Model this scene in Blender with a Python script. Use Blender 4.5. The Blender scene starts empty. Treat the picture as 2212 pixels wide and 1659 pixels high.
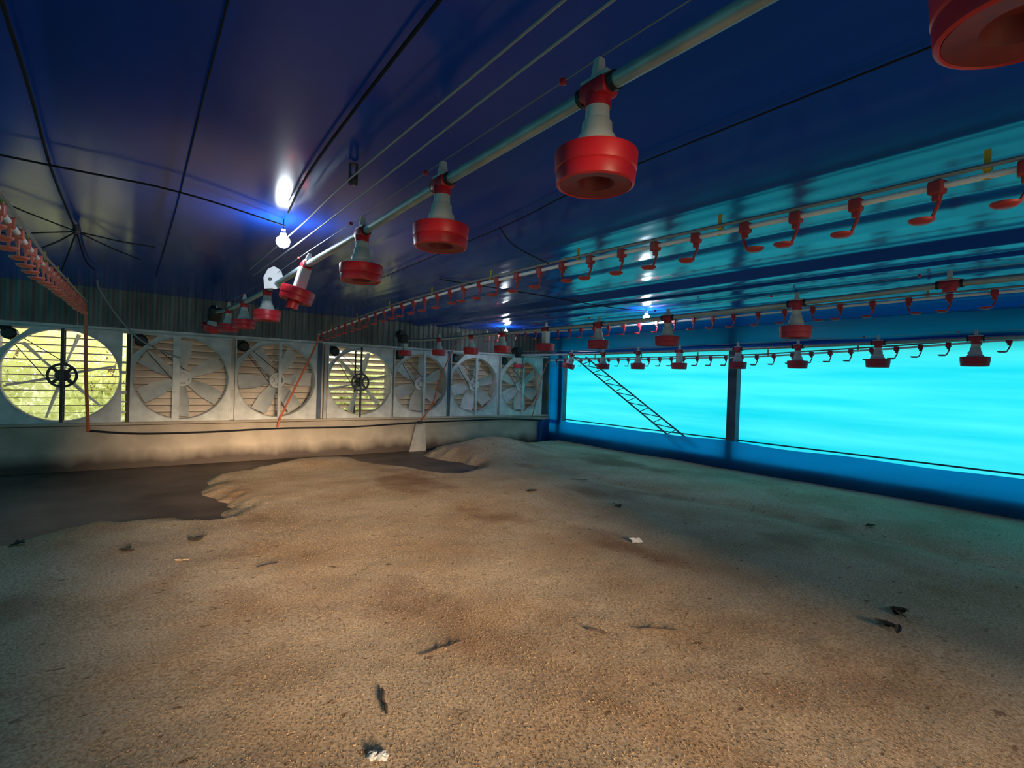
import bpy, bmesh, math, random
import numpy as np
from mathutils import Vector, Matrix, noise
random.seed(7)
C = bpy.context.scene.collection
S = bpy.context.scene
PI = math.pi
R = math.radians

# ------------------------------------------------------------------ camera, sky, sun, exposure
CAM_H = 1.57
cd = bpy.data.cameras.new('camera')
cd.sensor_width = 36.0
cd.lens = 36.0 * 1130.0 / 2212.0
cd.clip_start = 0.02
cam = bpy.data.objects.new('camera', cd)
C.objects.link(cam)
rot = Matrix.Rotation(R(-36.6), 4, 'Z') @ Matrix.Rotation(R(90 - 0.59), 4, 'X') @ Matrix.Rotation(R(1.9), 4, 'Z')
cam.matrix_world = Matrix.Translation((0, 0, CAM_H)) @ rot
S.camera = cam

w = bpy.data.worlds.new('hazy_sky')
S.world = w
w.use_nodes = True
bg = w.node_tree.nodes['Background']
bg.inputs[0].default_value = (1.0, 1.0, 1.0, 1)
bg.inputs[1].default_value = 2.0

sd = bpy.data.lights.new('low_hazy_sun', 'SUN')
sd.energy = 10.0
sd.color = (1.0, 0.73, 0.46)
sd.angle = R(13)
sun = bpy.data.objects.new('low_hazy_sun', sd)
C.objects.link(sun)
SUN_EL, SUN_AZ = R(10.5), R(2.6)
sdir = Vector((math.sin(SUN_AZ) * math.cos(SUN_EL), math.cos(SUN_AZ) * math.cos(SUN_EL), -math.sin(SUN_EL)))
sun.rotation_euler = sdir.to_track_quat('-Z', 'Y').to_euler()

S.view_settings.view_transform = 'Standard'
S.view_settings.look = 'None'
S.view_settings.gamma = 1.0
S.view_settings.use_curve_mapping = False
S.view_settings.exposure = 0.0

# ------------------------------------------------------------------ materials
def mat(name, col, rough=0.6, metal=0.0, var=0.0, scale=6.0, stretch=(1, 1, 1), bump=0.0, spec=0.5,
        col2=None, emit=0.0, trans=None, trans2=None, trans_fac=0.7, bscale=None, rand=0.0):
    m = bpy.data.materials.new(name)
    m.use_nodes = True
    nt = m.node_tree
    N, L = nt.nodes, nt.links
    p = N['Principled BSDF']
    out = N['Material Output']
    p.inputs['Base Color'].default_value = (*col, 1)
    p.inputs['Roughness'].default_value = rough
    p.inputs['Metallic'].default_value = metal
    p.inputs['Specular IOR Level'].default_value = spec
    if var or bump or col2:
        tc = N.new('ShaderNodeTexCoord')
        mp = N.new('ShaderNodeMapping')
        mp.inputs['Scale'].default_value = stretch
        L.new(tc.outputs['Object'], mp.inputs['Vector'])
        nz = N.new('ShaderNodeTexNoise')
        nz.inputs['Scale'].default_value = scale
        nz.inputs['Detail'].default_value = 5
        L.new(mp.outputs[0], nz.inputs['Vector'])
        if var or col2:
            rp = N.new('ShaderNodeValToRGB')
            a = col2 if col2 else tuple(c * (1 - var) for c in col)
            b = col if col2 else tuple(min(1, c * (1 + var)) for c in col)
            rp.color_ramp.elements[0].position = 0.35
            rp.color_ramp.elements[1].position = 0.65
            rp.color_ramp.elements[0].color = (*a, 1)
            rp.color_ramp.elements[1].color = (*b, 1)
            L.new(nz.outputs['Fac'], rp.inputs[0])
            L.new(rp.outputs[0], p.inputs['Base Color'])
        if bump:
            nb = nz
            if bscale:
                nb = N.new('ShaderNodeTexNoise')
                nb.inputs['Scale'].default_value = bscale
                nb.inputs['Detail'].default_value = 4
                L.new(mp.outputs[0], nb.inputs['Vector'])
            bp = N.new('ShaderNodeBump')
            bp.inputs['Strength'].default_value = bump
            bp.inputs['Distance'].default_value = 0.02
            L.new(nb.outputs['Fac'], bp.inputs['Height'])
            L.new(bp.outputs[0], p.inputs['Normal'])
    if emit:
        p.inputs['Emission Color'].default_value = (*col, 1)
        p.inputs['Emission Strength'].default_value = emit
    if trans:
        tb = N.new('ShaderNodeBsdfTranslucent')
        tb.inputs['Color'].default_value = (*trans, 1)
        if var:
            rp2 = N.new('ShaderNodeValToRGB')
            rp2.color_ramp.elements[0].position = 0.3
            rp2.color_ramp.elements[1].position = 0.7
            rp2.color_ramp.elements[0].color = (*[c * (1 - var) for c in trans], 1)
            rp2.color_ramp.elements[1].color = (*(trans2 or [min(1, c * (1 + var)) for c in trans]), 1)
            L.new(nz.outputs['Fac'], rp2.inputs[0])
            L.new(rp2.outputs[0], tb.inputs['Color'])
        mx = N.new('ShaderNodeMixShader')
        mx.inputs[0].default_value = trans_fac
        L.new(p.outputs[0], mx.inputs[1])
        L.new(tb.outputs[0], mx.inputs[2])
        L.new(mx.outputs[0], out.inputs[0])
    return m

M = {}
M['galv'] = mat('galvanised_sheet', (0.56, 0.56, 0.54), 0.6, 0.0, var=0.18, scale=5, bump=0.05)
M['blade'] = mat('fan_blade_metal', (0.80, 0.82, 0.82), 0.5, 0.0, var=0.1, scale=6)
M['slat'] = mat('dusty_slat', (0.56, 0.48, 0.41), 0.8, 0.0, var=0.15, scale=5, stretch=(0.6, 1, 1.5))
M['darkmetal'] = mat('dark_metal', (0.05, 0.052, 0.055), 0.55, 0.3, var=0.2)
M['post'] = mat('dark_steel_post', (0.06, 0.085, 0.13), 0.6, 0.0, var=0.25, scale=4)
M['pale_post'] = mat('pale_post', (0.38, 0.38, 0.36), 0.6, var=0.15)
M['black'] = mat('black_plastic', (0.012, 0.013, 0.014), 0.5)
M['gap_shade'] = mat('slat_gap_shade', (0.10, 0.085, 0.075), 0.8)
M['belt'] = mat('rubber_belt', (0.02, 0.02, 0.02), 0.8)
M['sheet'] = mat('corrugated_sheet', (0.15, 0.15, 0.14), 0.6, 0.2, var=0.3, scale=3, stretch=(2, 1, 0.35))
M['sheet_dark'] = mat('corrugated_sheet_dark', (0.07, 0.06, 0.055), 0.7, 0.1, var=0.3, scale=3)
M['red'] = mat('red_plastic', (0.52, 0.012, 0.02), 0.42, var=0.12, scale=7)
M['red_base'] = mat('shaded_red_plastic', (0.20, 0.018, 0.02), 0.6, var=0.25, scale=12)  # darker red, the shade under the pan put into the colour
M['red_dull'] = mat('red_plastic_dull', (0.36, 0.035, 0.035), 0.5, var=0.12, scale=7)
M['coral'] = mat('warm_lit_red_plastic', (0.62, 0.15, 0.11), 0.5, var=0.12, scale=7)  # warm light on the left-hand cups put into their red
M['red_dimmed'] = mat('dimmed_red_plastic', (0.36, 0.025, 0.045), 0.6, var=0.15, scale=7)  # duller copy of the red, imitating weaker light on the other rows
M['wad'] = mat('crumpled_film', (0.34, 0.35, 0.36), 0.5)
M['cone'] = mat('pale_grey_plastic', (0.46, 0.50, 0.48), 0.6, var=0.1, scale=9)
M['pipe'] = mat('galvanised_pipe', (0.34, 0.42, 0.42), 0.45, 0.35, var=0.12, scale=12)
M['white_pipe'] = mat('white_pvc', (0.85, 0.87, 0.86), 0.4, var=0.05)
M['grey_tube'] = mat('grey_tube', (0.28, 0.30, 0.30), 0.45, 0.4, var=0.1)
M['yellow'] = mat('yellow_plastic', (0.60, 0.38, 0.03), 0.5)
M['orange'] = mat('orange_hose', (0.62, 0.14, 0.06), 0.55, var=0.1)
M['cord'] = mat('dark_cord', (0.02, 0.022, 0.028), 0.95, spec=0.05)
M['steel_rope'] = mat('steel_rope', (0.30, 0.32, 0.33), 0.5, 0.3)
M['white'] = mat('white_plastic', (0.78, 0.78, 0.76), 0.4)
M['bulb'] = mat('lit_bulb', (0.82, 0.92, 1.0), 0.4, emit=220.0)
M['paper'] = mat('paper', (0.75, 0.75, 0.72), 0.8)
M['twig'] = mat('twig_bark', (0.09, 0.06, 0.045), 0.9, var=0.3)
M['leaf_dead'] = mat('dead_leaf', (0.06, 0.05, 0.035), 0.9, var=0.3)
M['leaf_pale'] = mat('pale_dry_leaf', (0.62, 0.44, 0.26), 0.8, var=0.2)
M['bark'] = mat('bark', (0.16, 0.12, 0.08), 0.9, var=0.3)
M['leaf'] = mat('green_leaf', (0.74, 0.80, 0.40), 0.6, var=0.18, scale=1.3, trans=(0.92, 0.98, 0.60), trans_fac=0.55)
M['grass'] = mat('outside_grass', (0.46, 0.46, 0.28), 0.9, var=0.3, scale=2)
M['floor'] = mat('damp_floor', (0.085, 0.06, 0.05), 0.55, var=0.45, scale=1.6, bump=0.25, bscale=18)
M['curtain'] = mat('cyan_tarp', (0.0, 0.16, 0.30), 0.45, var=0.10, scale=1.6, stretch=(1, 0.16, 2.6),
                   trans=(0.004, 0.64, 0.90), trans2=(0.06, 0.76, 0.93), trans_fac=0.9)  # pale streaks imitate uneven daylight behind the tarp
M['skirt'] = mat('blue_tarp', (0.0, 0.07, 0.26), 0.4, var=0.12, scale=2.0, stretch=(1, 0.4, 2),
                 trans=(0.0, 0.34, 0.72), trans_fac=0.62)

def concrete():
    m = mat('plinth_concrete', (0.39, 0.32, 0.25), 0.85, var=0.16, scale=2.2, bump=0.12, bscale=30)
    nt = m.node_tree; N, L = nt.nodes, nt.links
    p = N['Principled BSDF']
    src = p.inputs['Base Color'].links[0].from_socket
    tc = N.new('ShaderNodeTexCoord'); sp = N.new('ShaderNodeSeparateXYZ')
    L.new(tc.outputs['Object'], sp.inputs[0])
    nz = N.new('ShaderNodeTexNoise'); nz.inputs['Scale'].default_value = 3.0; nz.inputs['Detail'].default_value = 6
    mp = N.new('ShaderNodeMapping'); mp.inputs['Scale'].default_value = (1, 1, 0.4)
    L.new(tc.outputs['Object'], mp.inputs[0]); L.new(mp.outputs[0], nz.inputs['Vector'])
    # damp tide mark with a ragged upper edge
    ad = N.new('ShaderNodeMath'); ad.operation = 'MULTIPLY_ADD'
    ad.inputs[1].default_value = 0.26
    L.new(nz.outputs['Fac'], ad.inputs[0]); ad.inputs[2].default_value = 0.0
    sb = N.new('ShaderNodeMath'); sb.operation = 'SUBTRACT'
    L.new(sp.outputs['Z'], sb.inputs[0]); L.new(ad.outputs[0], sb.inputs[1])
    mr = N.new('ShaderNodeMapRange'); mr.inputs[1].default_value = -0.04; mr.inputs[2].default_value = 0.16
    L.new(sb.outputs[0], mr.inputs[0])
    mx = N.new('ShaderNodeMixRGB'); mx.inputs[1].default_value = (0.07, 0.05, 0.04, 1)
    L.new(mr.outputs[0], mx.inputs[0]); L.new(src, mx.inputs[2])
    L.new(mx.outputs[0], p.inputs['Base Color'])
    return m
M['concrete'] = concrete()

def litter_mat():
    m = bpy.data.materials.new('rice_hull_litter')
    m.use_nodes = True
    nt = m.node_tree; N, L = nt.nodes, nt.links
    p = N['Principled BSDF']
    p.inputs['Roughness'].default_value = 0.9
    p.inputs['Specular IOR Level'].default_value = 0.15
    tc = N.new('ShaderNodeTexCoord')
    def nz(scale, det=5, st=(1, 1, 1)):
        mp = N.new('ShaderNodeMapping'); mp.inputs['Scale'].default_value = st
        L.new(tc.outputs['Object'], mp.inputs[0])
        n = N.new('ShaderNodeTexNoise'); n.inputs['Scale'].default_value = scale; n.inputs['Detail'].default_value = det
        L.new(mp.outputs[0], n.inputs['Vector']); return n
    big = nz(1.4, 6)
    r1 = N.new('ShaderNodeValToRGB')
    e = r1.color_ramp.elements
    e[0].position = 0.3; e[0].color = (0.43, 0.30, 0.19, 1)
    e[1].position = 0.62; e[1].color = (0.55, 0.44, 0.32, 1)
    L.new(big.outputs['Fac'], r1.inputs[0])
    fine = nz(70, 8)
    r2 = N.new('ShaderNodeValToRGB')
    e = r2.color_ramp.elements
    e[0].position = 0.34; e[0].color = (0.56, 0.48, 0.40, 1)
    e[1].position = 0.62; e[1].color = (1.12, 1.1, 1.05, 1)
    L.new(fine.outputs['Fac'], r2.inputs[0])
    mu = N.new('ShaderNodeMixRGB'); mu.blend_type = 'MULTIPLY'; mu.inputs[0].default_value = 0.85
    L.new(r1.outputs[0], mu.inputs[1]); L.new(r2.outputs[0], mu.inputs[2])
    # scattered dark specks of droppings and bark
    sp = nz(11, 3, (1, 1.7, 1))
    r3 = N.new('ShaderNodeValToRGB')
    e = r3.color_ramp.elements
    e[0].position = 0.285; e[0].color = (0.45, 0.4, 0.36, 1)
    e[1].position = 0.345; e[1].color = (1, 1, 1, 1)
    L.new(sp.outputs['Fac'], r3.inputs[0])
    m2 = N.new('ShaderNodeMixRGB'); m2.blend_type = 'MULTIPLY'; m2.inputs[0].default_value = 1
    L.new(mu.outputs[0], m2.inputs[1]); L.new(r3.outputs[0], m2.inputs[2])
    # damp brownish patches
    dp = nz(0.75, 5, (1, 0.7, 1))
    r4 = N.new('ShaderNodeValToRGB')
    e = r4.color_ramp.elements
    e[0].position = 0.33; e[0].color = (0.62, 0.52, 0.48, 1)
    e[1].position = 0.43; e[1].color = (1, 1, 1, 1)
    L.new(dp.outputs['Fac'], r4.inputs[0])
    m3 = N.new('ShaderNodeMixRGB'); m3.blend_type = 'MULTIPLY'; m3.inputs[0].default_value = 1
    L.new(m2.outputs[0], m3.inputs[1]); L.new(r4.outputs[0], m3.inputs[2])
    L.new(m3.outputs[0], p.inputs['Base Color'])
    bp = N.new('ShaderNodeBump'); bp.inputs['Strength'].default_value = 0.25; bp.inputs['Distance'].default_value = 0.0035
    grain = nz(210, 2)
    L.new(grain.outputs['Fac'], bp.inputs['Height'])
    L.new(bp.outputs[0], p.inputs['Normal'])
    return m
M['litter'] = litter_mat()

def ceiling_mat():
    m = mat('blue_ceiling_sheet', (0.004, 0.055, 0.42), 0.17, var=0.25, scale=0.9, stretch=(1, 0.25, 1), spec=0.22)
    return m
M['ceiling'] = ceiling_mat()

# ------------------------------------------------------------------ mesh helpers
class MB:
    def __init__(s):
        s.bm = bmesh.new()
    def box(s, c, size, rot=None, bevel=0.0):
        mtx = Matrix.Translation(c)
        if rot is not None:
            mtx = mtx @ rot
        mtx = mtx @ Matrix.Diagonal((size[0], size[1], size[2], 1))
        r = bmesh.ops.create_cube(s.bm, size=1.0, matrix=mtx)
        if bevel:
            ed = set()
            for v in r['verts']:
                for e in v.link_edges:
                    ed.add(e)
            bmesh.ops.bevel(s.bm, geom=list(ed), offset=bevel, segments=2, affect='EDGES', profile=0.5)
        return s
    def tube(s, pts, r, seg=8, cap=True):
        pts = [Vector(p) for p in pts]
        rs = r if isinstance(r, (list, tuple)) else [r] * len(pts)
        prev = None
        rings = []
        up = Vector((0, 0, 1))
        for i, p in enumerate(pts):
            d = (pts[min(i + 1, len(pts) - 1)] - pts[max(i - 1, 0)]).normalized()
            a = d.cross(up)
            if a.length < 1e-3:
                a = d.cross(Vector((0, 1, 0)))
            a.normalize()
            b = a.cross(d)
            rings.append([s.bm.verts.new(p + (a * math.cos(2 * PI * k / seg) + b * math.sin(2 * PI * k / seg)) * rs[i]) for k in range(seg)])
        for i in range(len(rings) - 1):
            for k in range(seg):
                s.bm.faces.new((rings[i][k], rings[i][(k + 1) % seg], rings[i + 1][(k + 1) % seg], rings[i + 1][k]))
        if cap:
            s.bm.faces.new(rings[0][::-1]); s.bm.faces.new(rings[-1])
        return s
    def lathe(s, prof, seg=32, mtx=None, close=False):
        """prof: (radius, z) pairs turned about z"""
        mtx = mtx or Matrix()
        rings = []
        for r_, z in prof:
            if r_ < 1e-5:
                rings.append([s.bm.verts.new(mtx @ Vector((0, 0, z)))])
            else:
                rings.append([s.bm.verts.new(mtx @ Vector((r_ * math.cos(2 * PI * k / seg), r_ * math.sin(2 * PI * k / seg), z))) for k in range(seg)])
        pairs = list(zip(rings, rings[1:]))
        if close:
            pairs.append((rings[-1], rings[0]))
        for A, B in pairs:
            for k in range(seg):
                if len(A) == 1 and len(B) == 1:
                    continue
                if len(A) == 1:
                    s.bm.faces.new((A[0], B[(k + 1) % seg], B[k]))
                elif len(B) == 1:
                    s.bm.faces.new((A[k], A[(k + 1) % seg], B[0]))
                else:
                    s.bm.faces.new((A[k], A[(k + 1) % seg], B[(k + 1) % seg], B[k]))
        return s
    def prism(s, pts2, y0, y1):
        """closed outline in XZ extruded from y0 to y1"""
        a = [s.bm.verts.new((x, y0, z)) for x, z in pts2]
        b = [s.bm.verts.new((x, y1, z)) for x, z in pts2]
        s.bm.faces.new(a); s.bm.faces.new(b[::-1])
        n = len(a)
        for i in range(n):
            s.bm.faces.new((a[i], b[i], b[(i + 1) % n], a[(i + 1) % n]))
        return s
    def build(s, name, material, parent=None, smooth=False, loc=None, rot=None):
        bmesh.ops.recalc_face_normals(s.bm, faces=s.bm.faces)
        me = bpy.data.meshes.new(name)
        s.bm.to_mesh(me); s.bm.free()
        me.materials.append(material)
        if smooth:
            for f in me.polygons:
                f.use_smooth = True
            try:
                me.set_sharp_from_angle(angle=R(35))
            except Exception:
                pass
        return link(name, me, parent, loc, rot)

def link(name, me, parent=None, loc=None, rot=None):
    o = bpy.data.objects.new(name, me)
    C.objects.link(o)
    if parent is not None:
        o.parent = parent
    if loc is not None:
        o.location = loc
    if rot is not None:
        o.rotation_euler = rot
    return o

def thing(name, label, cat, loc=(0, 0, 0), rot=(0, 0, 0), group=None):
    o = bpy.data.objects.new(name, None)
    o.empty_display_size = 0.1
    C.objects.link(o)
    o.location = loc; o.rotation_euler = rot
    o['label'] = label; o['category'] = cat
    if group:
        o['group'] = group
    return o

def tag(o, label, cat, group=None):
    o['label'] = label; o['category'] = cat
    if group:
        o['group'] = group
    return o

def structure(o):
    o['kind'] = 'structure'
    return o

def copy_tree(o, parent=None):
    c = o.copy(); C.objects.link(c)
    if parent is not None:
        c.parent = parent
    for ch in o.children:
        copy_tree(ch, c)
    return c

def grid(name, nx, ny, fn, material, parent=None, smooth=True):
    """surface through fn(u, v) -> xyz"""
    vs = [fn(i / nx, j / ny) for j in range(ny + 1) for i in range(nx + 1)]
    fs = [(j * (nx + 1) + i, j * (nx + 1) + i + 1, (j + 1) * (nx + 1) + i + 1, (j + 1) * (nx + 1) + i) for j in range(ny) for i in range(nx)]
    me = bpy.data.meshes.new(name)
    me.from_pydata(vs, [], fs)
    me.materials.append(material)
    if smooth:
        me.polygons.foreach_set('use_smooth', [True] * len(me.polygons))
    return link(name, me, parent)

XL, XR, YB, YF = -3.3, 8.62, -2.5, 10.0

# ------------------------------------------------------------------ the setting
structure(MB().box(((XL + XR) / 2, 4.0, -0.06), (XR - XL + 0.8, 13.4, 0.12)).build('floor', M['floor']))

# ceiling: a glossy tarpaulin, scalloped between lengthwise wires on the right
FOLDS = [-3.4, -0.35, 1.78, 2.82, 3.75, 4.72, 5.35, 5.9, 6.7, 7.5, 8.72]
STEP_X = [-3.4, 1.78, 2.80, 3.2, 4.66, 4.90, 5.35, 5.42, 5.9, 6.0, 6.7, 8.72]
STEP_Z = [0, 0, -0.060, -0.026, -0.004, -0.054, -0.022, -0.040, -0.016, -0.034, -0.018, -0.034]
SAG = [0.008, 0.008, 0.012, 0.022, 0.025, 0.03, 0.022, 0.026, 0.03, 0.03]
def ceil_z(x, y):
    z = 2.735 - 0.010 * max(x, 0)
    for a, b, s in zip(FOLDS, FOLDS[1:], SAG):
        if a <= x <= b:
            t = (x - a) / (b - a)
            z -= s * 4 * t * (1 - t) * 0.9
            break
    z += float(np.interp(x, STEP_X, STEP_Z))
    # fine lengthwise wrinkles, stronger on the loose right-hand sheets
    z += noise.noise(Vector((x * 7.0, y * 0.12, 1.7))) * (0.0008 + 0.0035 * min(1, max(0, (x - 0.9) / 1.5)))
    q = noise.noise(Vector((x * 0.5, y * 0.35, 3.1))) * 0.010 + noise.noise(Vector((x * 2.4, y * 0.7, 9.3))) * 0.0012
    return z + q
ceil = grid('ceiling', 640, 90, lambda u, v: (-3.4 + u * 12.12, YB + v * (YF - YB + 0.05), ceil_z(-3.4 + u * 12.12, YB + v * (YF - YB + 0.05))), M['ceiling'])
structure(ceil)

# far gable wall: concrete plinth, steel rails, corrugated sheets above the fans
wf = structure(MB().box(((XL + XR) / 2, 10.06, 0.33), (XR - XL, 0.32, 0.66), bevel=0.01).build('wall_far', M['concrete']))
MB().box(((-1.46 + XL) / 2, 10.1, 1.4), (-1.46 - XL, 0.2, 1.45)).build('panel', M['galv'], wf)
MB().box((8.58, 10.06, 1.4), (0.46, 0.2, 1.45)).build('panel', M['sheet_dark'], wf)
def corr(width, h, pitch=0.115, amp=0.014):
    mb = MB(); n = max(4, int(round(width / pitch)) * 4)
    lo = []; hi = []
    for i in range(n + 1):
        x = width * i / n
        y = [amp, amp, -amp, -amp][i % 4]
        lo.append(mb.bm.verts.new((x, y, 0))); hi.append(mb.bm.verts.new((x, y, h)))
    for i in range(n):
        mb.bm.faces.new((lo[i], lo[i + 1], hi[i + 1], hi[i]))
    return mb
for a_, b_ in ((1.45, 1.52), (2.87, 3.07), (4.36, 4.395), (5.625, 5.71), (6.96, 7.03), (8.30, 8.40), (0.028, 0.085)):
    MB().box(((a_ + b_) / 2, 10.02, 1.4), (b_ - a_, 0.03, 1.44)).build('panel', M['galv'] if a_ > 0.1 else M['sheet_dark'], wf)
x = XL; k = 0
so = corr(0.93, 0.68).build('metal_sheet', M['sheet'], wf)
sheet_me = so.data
bpy.data.objects.remove(so)
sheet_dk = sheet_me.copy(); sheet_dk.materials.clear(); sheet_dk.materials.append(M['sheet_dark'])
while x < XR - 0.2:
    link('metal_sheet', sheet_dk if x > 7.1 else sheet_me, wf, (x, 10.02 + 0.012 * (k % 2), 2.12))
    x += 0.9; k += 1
structure(MB().box(((XL + 8.5) / 2, 9.965, 2.125), (8.5 - XL, 0.05, 0.035)).box(((XL + 8.5) / 2, 9.985, 2.10), (8.5 - XL, 0.012, 0.07)).build('trim_1', M['galv']))
structure(MB().box(((XL + 8.5) / 2, 9.95, 0.69), (8.5 - XL, 0.16, 0.04), bevel=0.006).build('trim_2', M['concrete']))
for z_ in (0.86, 1.02, 1.16, 1.3, 1.47, 1.62, 1.86):
    MB().box((0.005, 9.97, z_), (0.07, 0.02, random.uniform(0.02, 0.06))).build('tie_strap', M['galv'], wf)
# posts in the fan row
for px_, wd in ((2.91, 0.10), (5.665, 0.045), (-1.44, 0.05)):
    structure(MB().box((px_, 10.03, 1.40), (wd, 0.2, 1.44)).build('pillar', M['post']))
structure(MB().box((3.035, 9.96, 1.40), (0.055, 0.06, 1.44)).build('pillar', M['pale_post']))
# pale pier on the plinth
mb = MB(); mb.prism([(4.74, 0.0), (5.12, 0.0), (5.08, 0.6), (4.88, 0.6)], 9.84, 9.90)
structure(mb.build('pillar', mat('pale_render', (0.43, 0.39, 0.34), 0.85, var=0.15, scale=5)))

# right side: dwarf wall, fascia, posts
wr = structure(MB().box((8.635, 3.8, 0.15), (0.12, 12.9, 0.34)).build('wall_right', M['concrete']))
MB().box((8.84, 3.8, 2.53), (0.06, 12.9, 0.5)).build('fascia_board', M['sheet_dark'], wr)
for yy, ww in ((9.55, 0.16), (5.07, 0.17), (0.2, 0.17)):
    structure(MB().box((8.64, yy, 1.36), (0.14, ww, 2.7), bevel=0.008).build('pillar', M['post']))
# left side
wl = structure(MB().box((XL - 0.2, 3.8, 0.65), (0.2, 12.9, 1.3)).build('wall_left', M['concrete']))
MB().box((XL - 0.2, 3.8, 2.5), (0.06, 12.9, 0.5)).build('fascia_board', M['sheet_dark'], wl)
# wall behind the camera with its wide doorway
DX0, DX1 = -0.04, 5.0
wb = structure(MB().box(((XL - 0.3 + DX0) / 2, YB - 0.06, 1.36), (DX0 - XL + 0.3, 0.12, 2.74)).build('wall_back', M['sheet']))
MB().box(((9.0 + DX1) / 2, YB - 0.06, 1.36), (9.0 - DX1, 0.12, 2.74)).build('panel', M['sheet'], wb)

# unseen walls added outside the doorway to cut skylight and shape the sun patch
for x0_, x1_ in ((-0.62, -0.95), (5.1, 2.62)):
    mb = MB(); a_, b_ = Vector((x0_, YB - 0.12, 0)), Vector((x1_, YB - 6.5, 0))
    mb.box(((x0_ + x1_) / 2, YB - 3.31, 1.4), (0.1, 6.38, 3.1), Matrix.Rotation(math.atan2(x0_ - x1_, 6.38) * -1, 4, 'Z'))
    structure(mb.build('wall_light_baffle', M['sheet_dark']))

# ------------------------------------------------------------------ tarpaulins
def tarp_fn(X, y0, y1, z0, z1, amp, fx, fz, seed, edge=0.0):
    def f(u, v):
        y = y0 + (y1 - y0) * u; z = z0 + (z1 - z0) * v
        n = noise.noise(Vector((y * fx, z * fz, seed))) * amp + noise.noise(Vector((y * fx * 3, z * fz * 2, seed + 5))) * amp * 0.4
        dz = edge * noise.noise(Vector((y * 0.9, seed, 2.2))) * v
        return (X + n, y, z + dz)
    return f
cu = thing('side_curtain', 'bright cyan tarpaulin curtain filling the side opening, daylight glowing through', 'tarpaulin', (0, 0, 0))
grid('sheet', 150, 24, tarp_fn(8.72, YB, 9.95, 0.30, 2.25, 0.025, 0.35, 1.3, 1.0), M['curtain'], cu)
MB().tube([(8.67, YB, 0.62), (8.67, 3.0, 0.62), (8.67, 9.9, 0.62)], 0.012).build('hem_pipe', M['post'], cu)
sk = thing('tarp_skirt', 'dark blue tarpaulin skirt along the floor below the cyan curtain', 'tarpaulin')
grid('sheet', 170, 12, tarp_fn(8.525, YB, 9.93, 0.02, 0.585, 0.022, 0.8, 1.6, 4.0, 0.05), M['skirt'], sk)
def corner_fn(u, v):
    z = 0.02 + 0.56 * v
    return (8.50 - 0.38 * u + 0.03 * math.sin(u * 9), 9.84 + 0.02 * math.sin(u * 7 + v * 3), z + 0.02 * math.sin(u * 6))
grid('corner_flap', 14, 8, corner_fn, M['skirt'], sk)
grid('corner_strip', 10, 16, lambda u, v: (8.545 + 0.012 * math.sin(u * 9 + v * 3), 9.44 + 0.50 * u, 0.5 + 1.75 * v), M['skirt'], sk)
va = thing('tarp_valance', 'dark blue rolled tarpaulin band above the cyan curtain, under the ceiling', 'tarpaulin')
grid('sheet', 150, 10, tarp_fn(8.50, YB, 9.95, 2.26, 2.68, 0.02, 0.3, 2.0, 8.0), M['skirt'], va)
MB().tube([(8.52, YB, 2.27)] + [(8.52 + 0.01 * math.sin(i), YB + 12.4 * i / 24, 2.27 + 0.012 * math.sin(i * 1.7) - 0.06 * max(0, (i - 12) / 12)) for i in range(1, 25)], 0.035, 10).build('roll', M['skirt'], va, smooth=True)
lc = thing('side_curtain', 'blue tarpaulin curtain on the long side opposite the bright cyan one', 'tarpaulin')
grid('sheet', 80, 12, tarp_fn(XL - 0.08, YB, 9.95, 0.1, 2.4, 0.02, 0.4, 1.2, 12.0), M['curtain'], lc)

# lattice brace leaning in the first bay
br = thing('lattice_brace', 'slim welded lattice beam leaning diagonally against the cyan curtain', 'brace', (8.585, 9.0, 0))
A0, A1 = Vector((0, 0.134, 2.133)), Vector((0, -2.98, 0.36))
B0, B1 = Vector((0, -0.271, 2.127)), Vector((0, -3.31, 0.40))
for P0, P1 in ((A0, A1), (B0, B1)):
    MB().tube([P0, P1], 0.016, 6).build('chord', M['post'], br)
nweb = 18
for i in range(nweb):
    t0, t1 = i / nweb, (i + 0.75) / nweb
    p, q = (A0.lerp(A1, t0), B0.lerp(B1, t1)) if i % 2 == 0 else (B0.lerp(B1, t0), A0.lerp(A1, t1))
    MB().tube([p, q], 0.009, 5).build('web_bar', M['post'], br)

# ------------------------------------------------------------------ litter
POLY = np.array([(-4.5, 5.3), (-2.0, 5.75), (-0.8, 6.13), (-0.3, 6.62), (0.27, 6.53), (0.82, 6.2), (0.9, 6.7), (0.75, 7.65), (0.95, 8.63),
                 (1.76, 9.05), (2.5, 9.4), (3.2, 9.62), (3.5, 9.2), (3.6, 8.7), (3.97, 7.95), (4.3, 7.32), (5.0, 7.8), (4.7, 9.1), (4.9, 9.5), (5.5, 9.72), (9, 9.8), (9, 11), (-4.5, 11)])
def sdist(x, y):
    d = np.full(x.shape, 1e9); inside = np.zeros(x.shape, bool)
    n = len(POLY)
    for i in range(n):
        a, b = POLY[i], POLY[(i + 1) % n]
        e = b - a
        t = np.clip(((x - a[0]) * e[0] + (y - a[1]) * e[1]) / (e @ e), 0, 1)
        d = np.minimum(d, np.hypot(x - a[0] - t * e[0], y - a[1] - t * e[1]))
        c = ((a[1] > y) != (b[1] > y)) & (x < (b[0] - a[0]) * (y - a[1]) / (b[1] - a[1] + 1e-12) + a[0])
        inside ^= c
    return np.where(inside, -d, d)
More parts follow.
